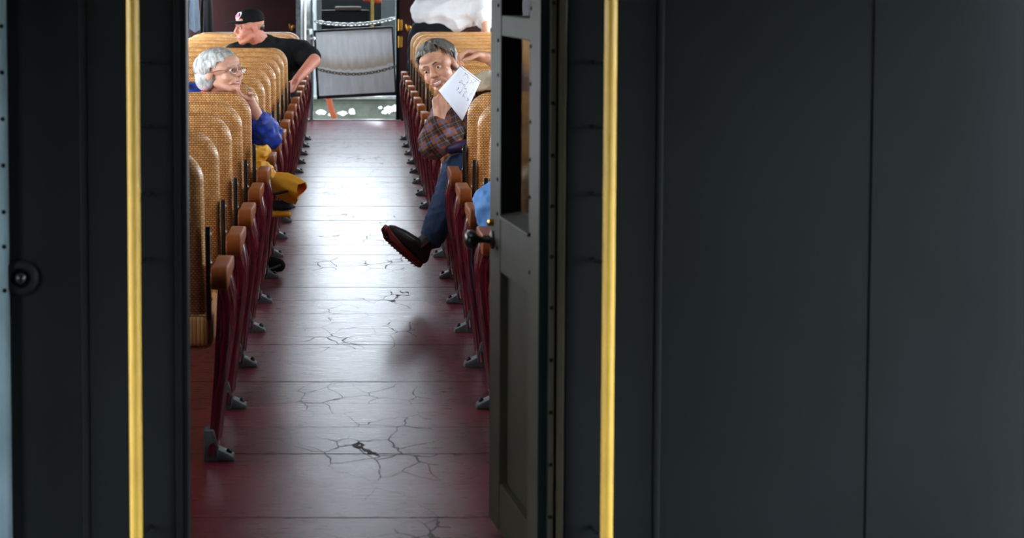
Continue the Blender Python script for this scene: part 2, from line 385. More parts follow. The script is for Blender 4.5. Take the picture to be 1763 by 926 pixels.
# ------------------------------------------------------------------ near door, swung open into the carriage
def door_leaf():
    hx, hy, ex, ey = .457, 5.52, .382, 6.27
    d = empty('door_1', (hx, hy, 0)); d.rotation_euler = (0, 0, math.atan2(ey-hy, ex-hx))
    tag(d, 'open olive steel carriage door with glazed window and black knob', None, None, 'structure')
    L, T = math.hypot(ex-hx, ey-hy), .062      # local x from hinge to free edge, +y is the aisle face at y=0 .. -T
    def part(n, b, m='olive_paint', bv=.003, par=d): return build(n, b, M[m], par, bevel=bv)
    part('hinge_stile', box(0, .15, -T, 0, .03, 2.05)); part('lock_stile', box(.585, L, -T, 0, .03, 2.05))
    part('cross_rail', box(.15, .585, -T, -.002, 1.377, 1.432)); part('top_rail', box(.15, .585, -T, -.002, 1.88, 2.05))
    part('middle_rail', box(.15, .585, -T, -.002, .74, .885)); part('kick_rail', box(.15, .585, -T, -.002, .03, .16))
    part('lower_panel', box(.15, .585, -.04, -.022, .16, .74))
    part('window_ledge', prism([(.885, -.052), (.885, .004), (.893, .004), (.905, -.052)][::-1] if 0 else [(-.052, .885), (.004, .885), (.004, .893), (-.052, .905)], 'x', .15, .585))
    part('stop_bead', box(.580, .5862, -.052, -.001, .90, 1.377), 'deep_black', .001)
    part('stop_bead', box(.580, .5862, -.052, -.001, 1.432, 1.88), 'deep_black', .001)
    part('window_pane', box(.15, .585, -.054, -.050, .89, 1.38), 'pane_glass', 0)
    part('window_pane', box(.15, .585, -.054, -.050, 1.43, 1.88), 'pane_glass', 0)
    rm = mesh('rivet', dome((0, 0, 0), (0, 1, 0), .006))
    for u in (.128, .622):
        z = .80
        while z < 2.0:
            o = link('rivet', rm, M['deep_black'], d); o.location = (u, 0, z); z += .094
    k = build('knob', lathe([(.026, 0), (.026, .006), (.012, .010), (.009, .03), (.010, .040), (.022, .048), (.027, .060), (.024, .072), (.012, .078)], (.70, 0, .815), (0, 1, 0)), M['black_iron'], d, True)
    build('key_plate', lathe([(.010, 0), (.010, .012), (.004, .016)], (.70, 0, .862), (0, 1, 0), 12), M['brass'], k, True)
door_leaf()
# grab bars on the outside of the end wall
for px, lab in ((230, 'yellow painted vertical grab bar left of the doorway on the dark wall'), (1050, 'yellow painted vertical grab bar right of the open door on the dark wall')):
    x = at(px, 250, 5.38).x; g = empty('grab_bar', (x, 5.38, .15)); tag(g, lab, 'grab bar', 'yellow grab bars by the doorway')
    build('rail', tube([(0, 0, z) for z in (0, .3, .6, .9, 1.2, 1.5, 1.8)], .0152, 16), M['yellow_paint'], g, True)
    s = 1 if px < 600 else -1
    for z in [at(px, yy, 5.38).z-.15 for yy in (105, 218, 335, 450)] + [.05, 1.75]:
        build('bracket', join(tube([(s*.006, 0, z), (s*.022, .06, z-.008), (s*.024, .121, z-.008)], .0045, 8)), M['black_iron'], g, True)
sk = empty('brake_socket', at(36, 478, 5.49)); tag(sk, 'round black socket fitting low on the dark end wall', 'socket')
build('flange', lathe([(.043, .008), (.043, -.006), (.037, -.012), (.026, -.012), (.022, -.004), (.022, .004)], (0, 0, 0), (0, 1, 0), 28), M['dark_paint'], sk, True)
build('plug', lathe([(.016, .006), (.016, -.008), (.011, -.018), (.003, -.02)], (0, 0, 0), (0, 1, 0), 20), M['black_iron'], sk, True)

# ------------------------------------------------------------------ far end of the carriage
fd = empty('door_2', (-.425, 23.56, 0)); fd.rotation_euler = (0, 0, R(-96.5)); tag(fd, 'far carriage door standing open beside the left seats', None, None, 'structure')
build('leaf', box(0, .78, -.045, 0, .02, 2.03), M['black_iron'], fd, bevel=.003)
build('edge_plate', box(.70, .785, -.046, .003, .02, 2.03), M['foot_iron'], fd, bevel=.002)
build('reflection_strip', box(.40, .52, -.002, .006, .2, 1.9), M['cream_paint'], fd, bevel=.002)  # cream strip stands in for a pale reflection on the leaf
lk = build('lock_case', box(.10, .34, .001, .03, .90, .955), M['grey_sheet'], fd, bevel=.004)
build('latch_knob', lathe([(.008, 0), (.008, .03), (.018, .036), (.018, .05), (.006, .056)], (.3, .03, .86), (0, 1, 0), 14), M['chrome'], fd, True)
for a, b in ((DL-.055, DL-.005), (DR, DR+.035)):
    tag(build('trim_1' if a < 0 else 'trim_2', box(a, b, YF-.012, YF+.08, 0, 2.05), M['foot_iron' if a < 0 else 'deep_black'], bevel=.004), None, None, None, 'structure')
hm = 'brass coat hook on the maroon end wall '
for px, py, lab in ((505, 46, 'left of the far doorway'), (705, 47, 'right of the far doorway')):
    p = at(px, py, YF); h = empty('coat_hook', p); tag(h, hm+lab, 'hook', 'brass coat hooks')
    build('back_plate', lathe([(.020, 0), (.020, -.006), (.012, -.01)], (0, 0, 0), (0, 1, 0), 12), M['brass'], h, True)
    build('prong', tube([(0, -.004, 0), (-.01, -.04, -.03), (-.02, -.065, -.035), (-.035, -.075, .0), (-.04, -.075, .03)], .008, 8), M['brass'], h, True)
for py in (43, 72):
    p = at(689, py, YF-.0); h = empty('door_hinge', p); tag(h, 'brass hinge by the far doorway, %s of two' % ('upper' if py < 60 else 'lower'), 'hinge', 'brass hinges')
    build('hinge_leaf', box(-.022, .022, -.006, 0, -.055, .055), M['brass'], h, bevel=.002)
    build('hinge_pin', tube([(-.02, -.008, -.06), (-.02, -.008, .06)], .007, 8), M['brass'], h, True)
# gate across the far platform
g0, g1 = at(548, 167, 24.2), at(681, 160, 24.2); gw = g1.x-g0.x; gh = .70
gt = empty('platform_gate', (g0.x, 24.2, g0.z)); gt.rotation_euler = (0, -math.atan2(g1.z-g0.z, gw), 0)
tag(gt, 'grey sheet metal gate with rust streak closing the far doorway', 'gate')
def gate_mat():
    m = bpy.data.materials.new('gate_sheet'); m.use_nodes = True; N = NT(m); M['gate_sheet'] = m
    tc = N.add('TexCoord'); sp = N.add('SeparateXYZ'); N.l(tc.outputs['Object'], sp.inputs[0])
    mp = N.add('Mapping'); mp.inputs['Scale'].default_value = (9, 1, 1.5); N.l(tc.outputs['Object'], mp.inputs['Vector'])
    n = N.noise(mp.outputs[0], 2.5, 5)
    xc = N.math('SUBTRACT', sp.outputs['X'], gw/2)
    zz = N.math('ADD', N.math('SUBTRACT', sp.outputs['Z'], N.math('MULTIPLY', N.math('MULTIPLY', xc, xc), .35)), N.math('MULTIPLY', N.math('SUBTRACT', n, .5), .10))
    band = N.ramp(zz, [(.262, (0, 0, 0)), (.275, (1, 1, 1)), (.30, (.9, .9, .9)), (.41, (0, 0, 0))])
    base = N.ramp(n, [(.3, lin(214, 219, 221)), (.7, lin(238, 241, 243))])
    N.l(N.mix(N.math('MULTIPLY', band, .6), base, lin(176, 136, 84)), N.b.inputs['Base Color'])
    N.b.inputs['Roughness'].default_value = .5
gate_mat()
build('sheet', box(.0, gw, -.006, .006, 0, gh), M['gate_sheet'], gt)
for b in (box(-.014, gw+.01, -.016, .012, -.022, .012), box(-.014, gw+.01, -.016, .012, gh-.012, gh+.012), box(-.014, .010, -.016, .012, -.02, gh), box(gw-.006, gw+.012, -.016, .012, -.02, gh)):
    build('frame_bar', b, M['black_iron'], gt, bevel=.003)
def chain_mesh(a, b, sag, Y0, L=.042, r=.0052, wd=.013):
    a, b = Vector(a), Vector(b); parts = []; n = max(4, int((b-a).length*1.04/(L*.74)))
    f = lambda t: a.lerp(b, t) - Vector((0, 0, sag*4*t*(1-t)))
    for i in range(n):
        p, q = f(i/n), f((i+1)/n); c = (p+q)/2; d = (q-p).normalized(); u = d.cross(Vector((0, 1, 0))).normalized(); w = Vector((0, 1, 0))
        s = u if i % 2 else w
        s = (u*.8+w*.6) if i % 2 else (w*.8-u*.6)
        ring = [c + d*((L/2-wd)*(1 if math.cos(t) > 0 else -1) + wd*math.cos(t)) + s*wd*math.sin(t) for t in [2*math.pi*(k+.5)/10 for k in range(10)]]
        parts.append(tube(ring, r, 5, True))
    return join(*parts)
for s, x in (('left', g0.x-.062), ('right', g1.x+.05)):
    po = build('gate_post', box(x-.012, x+.012, 24.03, 24.24, -.05, 1.12), M['black_iron'], None, bevel=.003)
    tag(po, 'thin black post carrying the grey gate at its %s edge' % s, 'post', 'gate posts')
c1 = build('safety_chain', chain_mesh(at(543, 37, 24.05), at(681, 31, 24.05), .05, 0, .055, .008, .017), M['worn_steel'], None, True)
tag(c1, 'bright silver safety chain strung above the grey gate', 'chain')
c2 = build('rusty_chain', chain_mesh(at(547, 119, 24.12), at(681, 114, 24.12), .068, 0, .045, .006, .014), M['rusty_chain'], None, True)
tag(c2, 'thin rusty chain sagging across the front of the grey gate', 'chain')
# next carriage beyond the gap
nw = empty('wall_next_carriage'); tag(nw, 'grey end of the next carriage beyond the gate', None, None, 'structure')
Y2 = 25.5
mat('foot_dark', lin(33, 37, 37), .6, var=.15, spec=.2); mat('beam_grey', lin(78, 82, 74), .7, var=.3, vs=6, spec=.2)
TOP = 1.235  # low open-topped walls, shaped to let sky glare reach the floor
for b, m in ((box(-1.6, at(545, 0, Y2).x, Y2, Y2+.08, -.1, TOP), 'grey_sheet'), (box(at(681, 0, Y2).x, 1.7, Y2, Y2+.08, -.1, TOP), 'grey_sheet'),
             (box(at(545, 0, Y2).x, at(553, 0, Y2).x, Y2-.03, Y2+.1, -.1, TOP), 'foot_dark'), (box(at(657, 0, Y2).x, at(681, 0, Y2).x, Y2-.02, Y2+.1, -.1, TOP), 'foot_dark'),
             (box(-1.6, 1.7, Y2+.1, Y2+6, -.2, -.1), 'deep_black'), (box(-1.6, -1.5, Y2+.1, Y2+6, -.1, TOP), 'deep_black'),
             (box(1.6, 1.7, Y2+.1, Y2+6, -.1, TOP), 'deep_black'), (box(-1.6, 1.7, Y2+6, Y2+6.1, -.1, TOP-.07), 'deep_black'), (box(-1.7, 1.8, Y2+.3, Y2+4.2, 1.98, 2.02), 'roof_paint')):  # last piece: unseen canopy, added to cut glare on the near floor
    build('wall_or_shade_sheet', b, M[m], nw, bevel=.003)
bm_ = empty('buffer_beam', (0, Y2-.1, -.5)); tag(bm_, 'weathered grey buffer beam with painted-on daylight patches under the gate', 'beam')
build('beam', box(-1.5, 1.6, -.10, .09, 0, .63), M['beam_grey'], bm_, bevel=.01)
build('top_plate', box(-1.5, 1.6, -.15, .09, .63, .66), M['worn_steel'], bm_, bevel=.004)
def blob(c, rx, rz, seed, t=.006):
    rnd = random.Random(seed); n = 16
    P = [(c[0]+rx*math.cos(2*math.pi*k/n)*rnd.uniform(.65, 1.1), c[1]+rz*math.sin(2*math.pi*k/n)*rnd.uniform(.6, 1.1)) for k in range(n)]
    return prism(P, 'y', -.10-t, -.098)
mat('daylight_white', lin(225, 230, 228), .5, var=.08, vs=20)
for i, (px, py, rx, rz) in enumerate(((553, 193, 9, 5), (572, 197, 8, 4), (590, 195, 9, 4.5), (606, 192, 6, 6.5), (655, 185, 4, 3), (668, 189, 9, 8), (680, 186, 6, 6), (662, 193, 6, 4))):
    p = at(px, py, Y2-.2); build('daylight_patch', blob((p.x, p.z+.5), rx*.0065, rz*.0065, i, .004+.0012*i), M['daylight_white'], bm_)  # white patches stand in for glimpses of daylight around the beam
mat('rust_orange', lin(104, 46, 20), .7, var=.15, spec=.1)
rod = build('coupling_lever', tube([at(564, 160, 24.6), at(570, 188, 24.5), at(578, 209, 24.4)], .034, 10), M['rust_orange'], None, True)
tag(rod, 'slanting orange lever bar below the grey gate', 'lever')
tag(struct('platform_step', box(-.7, .75, YF+.12, 24.75, -.14, -.05), M['deep_black']), 'dark platform step beyond the far threshold')
# things inside the next carriage, far away
mat('purple_cloth', lin(44, 26, 84), .9, spec=.2); mat('orange_cloth', lin(120, 52, 22), .8, spec=.2); mat('tan_wood', lin(34, 21, 13), .7, spec=.2); mat('mustard_paint', lin(96, 78, 20), .7, spec=.2)
p = at(584, 2, 27.2)
pj = empty('shop_counter', (at(597, 10, 27.2).x, 27.2, -.1)); tag(pj, 'dark counter inside the next carriage with a wooden top', 'counter')
build('counter_body', box(-.38, .27, 0, .5, 0, at(597, 15, 27.2).z+.08), M['deep_black'], pj, bevel=.01)
build('counter_top', box(-.14, .17, -.04, .5, at(597, 15, 27.2).z+.08, at(597, 12, 27.2).z+.1), M['tan_wood'], pj, bevel=.008)
def cloth_blob(name, c, r, m, lab, cat, seed=0, parent=None, vox=.012):
    o = remesh(name, join(ell(c, r), ell(Vector(c)+Vector((r[0]*.4, 0, -r[2]*.5)), tuple(q*.7 for q in r))), vox, M[m], parent, 3)
    return tag(o, lab, cat)
z0 = at(597, 12, 27.2).z
cloth_blob('purple_garment', (at(584, 5, 27.3).x, 27.42, z0+.20), (.10, .08, .09), 'purple_cloth', 'dark purple folded garment on the counter in next carriage', 'garment')
cloth_blob('orange_bundle', (at(615, 5, 27.3).x, 27.4, z0+.155), (.05, .06, .05), 'orange_cloth', 'small orange bundle on the counter in next carriage', 'bundle')
yp = build('yellow_pole', tube([(at(641, 0, 27.1).x+.0, 27.1, -.1), (at(641, 0, 27.1).x, 27.1, 1.9)], .018, 10), M['mustard_paint'], None, True)
tag(yp, 'yellow pole standing inside the next carriage', 'pole')
cloth_blob('orange_jacket', (at(640, 0, 28).x, 28.0, at(640, 0, 28).z+.02), (.12, .08, .06), 'orange_cloth', 'orange jacket glimpsed beside the yellow pole', 'jacket')
# coats on the left wall
from mathutils import noise as NZ
mat('coat_blue', lin(96, 116, 138), .75, var=.25, vs=5); mat('coat_black', lin(12, 12, 14), .9, var=.2, spec=.15)
def coat(name, x, y, z1, z0, w, m, lab, seed):
    V, F = [], []; nu, nv = 40, 16
    for j in range(nv+1):
        t = j/nv; z = z1+(z0-z1)*t; ww = w*(.35+.65*min(1, t*2.2))
        for i in range(nu):
            a = 2*math.pi*i/nu; f = 1+.22*math.sin(a*5+seed+t*1.2)*min(1, t*2)
            V.append((x+.06*math.cos(a)*f*(.5+.5*t), y+ww*math.sin(a)*f, z+.02*math.sin(a*3+seed)*t))
    for j in range(nv): F += [(j*nu+i, j*nu+(i+1) % nu, (j+1)*nu+(i+1) % nu, (j+1)*nu+i) for i in range(nu)]
    F += [tuple(range(nu))[::-1], tuple(range(nv*nu, (nv+1)*nu))]
    o = build(name, (V, F), M[m], None, True); return tag(o, lab, 'coat', 'coats hung by the far window')
coat('hanging_coat', XL+.055, 20.55, 1.66, 1.02, .30, 'coat_blue', 'blue grey coat hanging by the left window at the far end', .4)
coat('hanging_coat', XL+.085, 22.2, 1.66, .70, .40, 'coat_black', 'black coat hanging on the left wall beside the blue grey one', 1.9)
# ------------------------------------------------------------------ people
mat('skin_pale', lin(208, 154, 130), .5, var=.10, vs=30, bump=.15, bs=90)
mat('skin_warm', lin(204, 148, 120), .5, var=.12, vs=30, bump=.15, bs=90)
mat('skin_ruddy', lin(200, 128, 106), .5, var=.12, vs=25)
def hair_mat(name, a, b):
    m = bpy.data.materials.new(name); m.use_nodes = True; N = NT(m); M[name] = m
    f = N.noise(N.coord((1, 1, .3)), 60, 4, .65); g = N.noise(N.coord(), 11, 2)
    N.l(N.ramp(N.math('ADD', N.math('MULTIPLY', f, .45), N.math('MULTIPLY', g, .55)), [(.36, a), (.6, b)]), N.b.inputs['Base Color'])
    N.b.inputs['Roughness'].default_value = .42; N.bump(f, .5, .002)
hair_mat('hair_white', lin(112, 110, 108), lin(214, 213, 210)); hair_mat('hair_grey', lin(40, 36, 33), lin(112, 106, 98)); hair_mat('hair_dark', lin(28, 20, 17), lin(52, 40, 33))
mat('eye_white', lin(225, 220, 215), .2, var=.03); mat('iris', lin(52, 62, 70), .15, var=.1); mat('iris_brown', lin(40, 26, 20), .15, var=.1)
mat('lip', lin(186, 112, 104), .4, var=.08); mat('mouth_dark', lin(90, 36, 34), .5); mat('teeth', lin(236, 230, 218), .3, var=.03)
mat('blue_nylon', lin(22, 58, 160), .5, var=.85, vs=24, bump=.2, bs=30); mat('red_knit', lin(214, 42, 52), .75, var=.12)
mat('black_cotton', lin(15, 15, 17), .85, var=.2, spec=.2); mat('white_cotton', lin(226, 228, 232), .75, var=.05)
mat('denim', lin(28, 52, 88), .75, var=.3, vs=14, bump=.3, bs=150); mat('denim_light', lin(86, 132, 190), .75, var=.2, vs=12, bump=.3, bs=120)
mat('boot_leather', lin(34, 33, 34), .42, var=.25, vs=20); mat('boot_sole', lin(120, 22, 28), .55, var=.15)
mat('yellow_nylon', lin(226, 160, 34), .5, var=.16, vs=7); mat('orange_lining', lin(196, 92, 20), .6); mat('navy_band', lin(22, 24, 36), .6)
mat('purple_leather', lin(50, 28, 72), .5, var=.2); mat('cream_knit', lin(220, 208, 180), .8, var=.08, vs=20)
mat('wire_frame', lin(170, 160, 160), .25, .9, var=.05); mat('patch_white', lin(240, 226, 232), .6, var=.05); mat('patch_pink', lin(226, 120, 150), .6, var=.1)
def plaid():
    m = bpy.data.materials.new('plaid_flannel'); m.use_nodes = True; N = NT(m); M['plaid_flannel'] = m
    sp = N.add('SeparateXYZ'); c = N.coord(); mp = N.add('Mapping'); mp.inputs['Rotation'].default_value = (.2, .5, .35); N.l(c, mp.inputs['Vector']); N.l(mp.outputs[0], sp.inputs[0])
    def stripes(o, per, a, b, ph=0):
        f = N.math('FRACT', N.math('ADD', N.math('DIVIDE', o, per), ph+10)); return N.math('MULTIPLY', N.math('GREATER_THAN', f, a), N.math('LESS_THAN', f, b))
    X_, Z_ = sp.outputs['X'], sp.outputs['Z']; per = .066
    col = N.mix(N.math('MULTIPLY', stripes(X_, per, 0, .42), .8), lin(140, 76, 34), lin(26, 21, 23))
    col = N.mix(N.math('MULTIPLY', stripes(Z_, per, 0, .42), .75), col, lin(30, 26, 32))
    for o in (X_, Z_):
        col = N.mix(N.math('MULTIPLY', stripes(o, per, .64, .78), .55), col, lin(70, 98, 146))
        col = N.mix(N.math('MULTIPLY', stripes(o, per, .22, .27), .35), col, lin(150, 120, 96))
    N.l(col, N.b.inputs['Base Color']); N.b.inputs['Roughness'].default_value = .85; N.bump(N.noise(c, 120, 2), .2)
plaid()

def xf(T, vf): return [tuple(T @ Vector(v)) for v in vf[0]], vf[1]
def basis(face, up=(0, 0, 1), scale=1.0, loc=(0, 0, 0)):   # local -Y looks along face
    f = Vector(face).normalized(); u = Vector(up); u = (u - f*u.dot(f)).normalized(); x = (-f).cross(u)
    m = Matrix((( x.x, -f.x, u.x), (x.y, -f.y, u.y), (x.z, -f.z, u.z))).to_4x4()
    return Matrix.Translation(loc) @ m @ Matrix.Scale(scale, 4)
def head_prims(smile=0, old=0):
    P = [ell((0, .018, .035), (.075, .095, .083)), ell((0, -.026, -.028), (.061, .064, .084)), ell((0, -.058, -.098), (.030, .028, .024)),
         cap((-.036, -.077, .026), (.036, -.077, .026), .014), cap((0, -.086, .016), (0, -.108, -.026), .0085, .0125), ell((0, -.050, .055), (.058, .044, .038)), ell((0, -.022, -.066), (.050, .056, .046))]
    for s in (-1, 1):
        P += [cap((s*.048, -.004, -.060), (s*.018, -.060, -.098), .020, .019), ell((s*.036, -.060, -.034), (.027, .028, .030)), ell((s*.0115, -.098, -.031), (.0085, .010, .008)),
              ell((s*.077, .012, -.008), (.011, .020, .032), Euler((R(12), 0, s*R(-18))).to_matrix()), ell((s*.050, -.03, .02), (.026, .045, .04)),
              cap((s*.018, -.087, -.048), (s*.034, -.074, -.072), .008, .007)]
    P += [cap((-.020, -.082, -.066), (.020, -.082, -.066), .0085), ell((0, -.080, -.083), (.022, .012, .010))]
    return P
def face_parts(T, body, smile, iris='iris', brow='hair_grey', open_=.006):
    for s in (-1, 1):
        e = build('eye', xf(T, ell((s*.031, -.0795, .002), (.0130, .0115, .0072))), M['eye_white'], body, True)
        build('iris', xf(T, ell((s*.031, -.0888, .0018), (.0058, .0036, .0056))), M[iris], e, True)
        lid = [(s*.031+.015*math.cos(a), -.0885+.010*abs(math.cos(a)), .002+.0062*math.sin(a)) for a in [math.pi*k/8 for k in range(9)]]
        build('eyelid', xf(T, tube(lid, .0030, 6)), body.data.materials[0], body, True)
        build('eyebrow', xf(T, tube([(s*.012, -.0925, .024), (s*.028, -.0925, .030), (s*.048, -.080, .024)], [.003, .0038, .002], 6)), M[brow], body, True)
    w = .024+.011*smile
    arc = [(w*t, -.0925+.017*t*t, -.070+smile*.010*t*t) for t in [k/5-1 for k in range(11)]]
    build('lip', xf(T, tube([(x, y+.002, z+open_) for x, y, z in arc], [.0015+.003*(1-abs(k/5-1)**2) for k in range(11)], 6)), M['lip'], body, True)
    build('lip', xf(T, tube([(x, y+.002, z-open_-.004*(1-(x/w)**2)) for x, y, z in arc], [.0015+.004*(1-abs(k/5-1)**2) for k in range(11)], 6)), M['lip'], body, True)
    build('teeth', xf(T, tube([(x*.85, y+.0035, z+.001) for x, y, z in arc], [.001+open_*.85*(1-abs(k/5-1)**3) for k in range(11)], 6)), M['teeth' if open_ > .003 else 'mouth_dark'], body, True)
def hair_prims(seed, n=110, ln=.11, r=.010, front=.03, low=-.05, puff=1.06):
    rnd = random.Random(seed); P = [ell((0, .034, .045), (.079, .088, .082))]
    for i in range(n):
        a = rnd.uniform(0, 2*math.pi); el = rnd.uniform(.05, 1.35)      # start on the crown, comb outwards
        def pt(a, e):
            x, y, z = math.sin(e)*math.sin(a), -math.sin(e)*math.cos(a), math.cos(e)
            return Vector((x*.084*puff, .024+y*.100*puff, .038+z*.090*puff))
        pts = []
        L = rnd.uniform(.6, 1.2)*ln/.09; sw = rnd.uniform(-.35, .35)
        for k in range(6):
            e = el+L*k/5; q = pt(a+sw*k/5, e)
            if q.z < low: break
            if q.y < -.030 and q.z < .062+front: break          # keep the face clear
            if q.y < .0 and q.z < .02 and abs(q.x) > .05: break
            pts.append(q + Vector((rnd.uniform(-1, 1), rnd.uniform(-1, 1), rnd.uniform(-1, 1)))*.003)
        if len(pts) > 1:
            P.append(tube(pts, [r*(1-.75*k/len(pts)) for k in range(len(pts))], 6))
    return P
def hand_prims(wrist, dirv, palm, flip=1, curl=(20, 25, 30, 35), spread=1.0, thumb=30, size=1.0):
    f = Vector(dirv).normalized(); p = Vector(palm); p = (p-f*p.dot(f)).normalized(); x = f.cross(p)*flip     # p: where the palm faces, x: thumb side
    W_ = Vector(wrist); P = []
    pt = lambda a, b, c: W_ + (x*a + f*b + p*c)*size
    kn = [(.030, .090), (.010, .095), (-.011, .091), (-.030, .082)]; ln = [.074, .083, .076, .060]
    for (a, b), L, c in zip(kn, ln, curl):
        P.append(cap(pt(a*.55, .005, 0), pt(a, b, 0), .017*size, .0125*size, 10))
        ang = 0; pos = Vector((a, b, 0)); pts = [pt(*pos)]; fan = a*spread*1.2
        for k, q in enumerate((.46, .30, .24)):
            ang += R(c)*(1.0 if k else .9)
            pos = pos + Vector((fan*.25, math.cos(ang), math.sin(ang)))*L*q; pts.append(pt(*pos))
        P.append(chain(pts, [.0105*size, .0095*size, .0088*size, .0072*size], 10))
    t = R(thumb)
    P.append(chain([pt(.016, .018, .004), pt(.040, .045, .012), pt(.040+.028*math.cos(t), .045+.030, .012+.028*math.sin(t)), pt(.040+.026*math.cos(t), .100, .012+.044*math.sin(t))], [.016*size, .0125*size, .0105*size, .008*size], 10))
    P.append(cap(pt(0, -.02, 0), pt(0, .03, 0), .024*size, .026*size))
    return P
def wrinkle(f, amp, seed=0):
    o = Vector((seed*3.1, seed*1.7, seed*.9))
    def g(co):
        a = NZ.noise(Vector((co.x*f, co.y*f, co.z*f*1.6))+o); b = NZ.noise(co*f*2.3+o)
        return amp*(1-2*abs(a))*.7 + amp*.5*b
    return g
def person(label): 
    e = empty('person'); tag(e, label, 'person'); return e

# --- older woman, left: chin on her hand over the seat back
p1 = person('white-haired woman in glasses and blue jacket resting chin on hand, left seats')
hc = at(381, 125, 10.86); T1 = basis((.79, -.60, .16), (-.04, .03, 1), 1, hc) @ Matrix.Diagonal((.98, 1.08, .86, 1))
nk, ch, pv = Vector((-.695, 10.97, .925)), Vector((-.70, 10.98, .76)), Vector((-.72, 11.05, .53))
sr, el_, wr = Vector((-.575, 11.12, .845)), at(458, 232, 11.08), at(429, 171, 10.90)
sl = Vector((-.84, 10.96, .925)); ell2, wl = Vector((-.90, 11.12, .66)), Vector((-.72, 11.22, .56))
hp = hand_prims(wr, at(404, 166, 10.80)-wr, (0, .3, 1), -1, (20, 45, 50, 55), thumb=5, size=.9)
legs = [chain([pv+Vector((-.09, 0, 0)), Vector((-.78, 11.42, .53)), Vector((-.76, 11.46, .08))], [.085, .062, .042]),
        chain([pv+Vector((.09, 0, 0)), Vector((-.53, 11.46, .53)), Vector((-.50, 11.60, .09))], [.085, .062, .042])]
prims = [xf(T1, h) for h in head_prims()] + hp + [cap(T1 @ Vector((0, .03, -.05)), nk, .052, .06), cap(nk, ch, .075, .13), cap(ch, pv, .13, .14),
    chain([nk, sr], [.06, .055]), chain([sr, el_, wr], [.050, .040, .025]), chain([nk, sl], [.06, .055]), chain([sl, ell2, wl], [.05, .04, .03])] + legs
b1 = remesh('body', join(*prims), .0038, M['skin_pale'], p1, 5)
face_parts(T1, b1, .9, 'iris', 'hair_white', .004)
remesh('hair', join(*[xf(T1, h) for h in hair_prims(3, 190, .14, .011, -.014, -.075, 1.06)]+[xf(T1, ell((s*.058, .052, -.03), (.032, .055, .062))) for s in (-1, 1)]+[xf(T1, ell((0, .090, -.005), (.066, .046, .085)))]), .0035, M['hair_white'], b1, 1)
gl = build('glasses', join(*[xf(T1, tube([(s*.034+.0215*math.cos(a), -.104+.010*abs(math.cos(a))*(1 if math.cos(a)*s > 0 else .1), -.004+.0165*math.sin(a)) for a in [2*math.pi*k/20 for k in range(20)]], .0016, 6, True)) for s in (-1, 1)],
     xf(T1, tube([(-.012, -.108, .0), (0, -.113, .003), (.012, -.108, .0)], .0016, 6)), *[xf(T1, tube([(s*.056, -.092, .002), (s*.078, -.05, .006), (s*.082, .01, .004)], .0017, 6)) for s in (-1, 1)]), M['wire_frame'], p1, True)
lensm = bpy.data.materials.new('lens'); lensm.use_nodes = True; NL = NT(lensm); NL.b.inputs['Transmission Weight'].default_value = 1; NL.b.inputs['Roughness'].default_value = .02; NL.b.inputs['IOR'].default_value = 1.12; M['lens'] = lensm
for s in (-1, 1): build('lens', xf(T1, ell((s*.034, -.104, -.004), (.020, .0012, .0155), Euler((0, 0, s*R(12))).to_matrix())), M['lens'], gl, True)
jk = [cap(nk+Vector((0, .0, -.03)), ch, .105, .165), cap(ch, pv, .165, .165), chain([nk+Vector((0, 0, -.03)), sr], [.08, .085]), chain([nk+Vector((0, 0, .0)), sl], [.088, .09]), chain([sl, ell2, wl], [.085, .07, .055]),
      chain([sr, el_], [.085, .082]), chain([el_, el_.lerp(wr, .40)], [.076, .058])]
remesh('jacket', join(*jk), .006, M['blue_nylon'], p1, 3, wrinkle(14, .012, 1))
cb = T1 @ Vector((0, .020, -.112))
remesh('collar', join(*[cap(cb+Vector((.080*math.cos(a), .078*math.sin(a), -.018-.018*math.cos(a))), cb+Vector((.085*math.cos(a), .08*math.sin(a), -.055-.02*math.cos(a))), .017, .02) for a in [2*math.pi*k/18 for k in range(18)]]), .005, M['red_knit'], p1, 3)
remesh('trousers', join(*[chain([pv+Vector((s*.07, 0, 0)), *q], [.115, .085, .062]) for s, q in ((-1, (Vector((-.78, 11.42, .53)), Vector((-.76, 11.46, .14)))), (1, (Vector((-.53, 11.46, .53)), Vector((-.50, 11.60, .16)))))]), .008, M['black_cotton'], p1, 3)
def shoe(parent, heel, toe, m, sole_m, h=.07, w=.042, name='shoe'):
    heel, toe = Vector(heel), Vector(toe); d = (toe-heel)
    o = remesh(name, join(chain([heel+Vector((0, 0, h*.6)), heel.lerp(toe, .5)+Vector((0, 0, h*.45)), toe+Vector((0, 0, h*.35))], [w, w*1.02, w*.8])), .005, M[m], parent, 2)
    return o
sh = shoe(p1, (-.51, 11.60, .028), (-.375, 11.55, .026), 'black_cotton', None, .07, .045)
build('shoe_strap', tube([at(462, 474, 11.5)+Vector((0, 0, .03)), at(474, 472, 11.5)+Vector((0, 0, .036)), at(483, 466, 11.5)+Vector((0, 0, .03))], .006, 6), M['worn_steel'], sh, True)
shoe(p1, (-.76, 11.46, .028), (-.72, 11.32, .026), 'black_cotton', None, .07, .045)

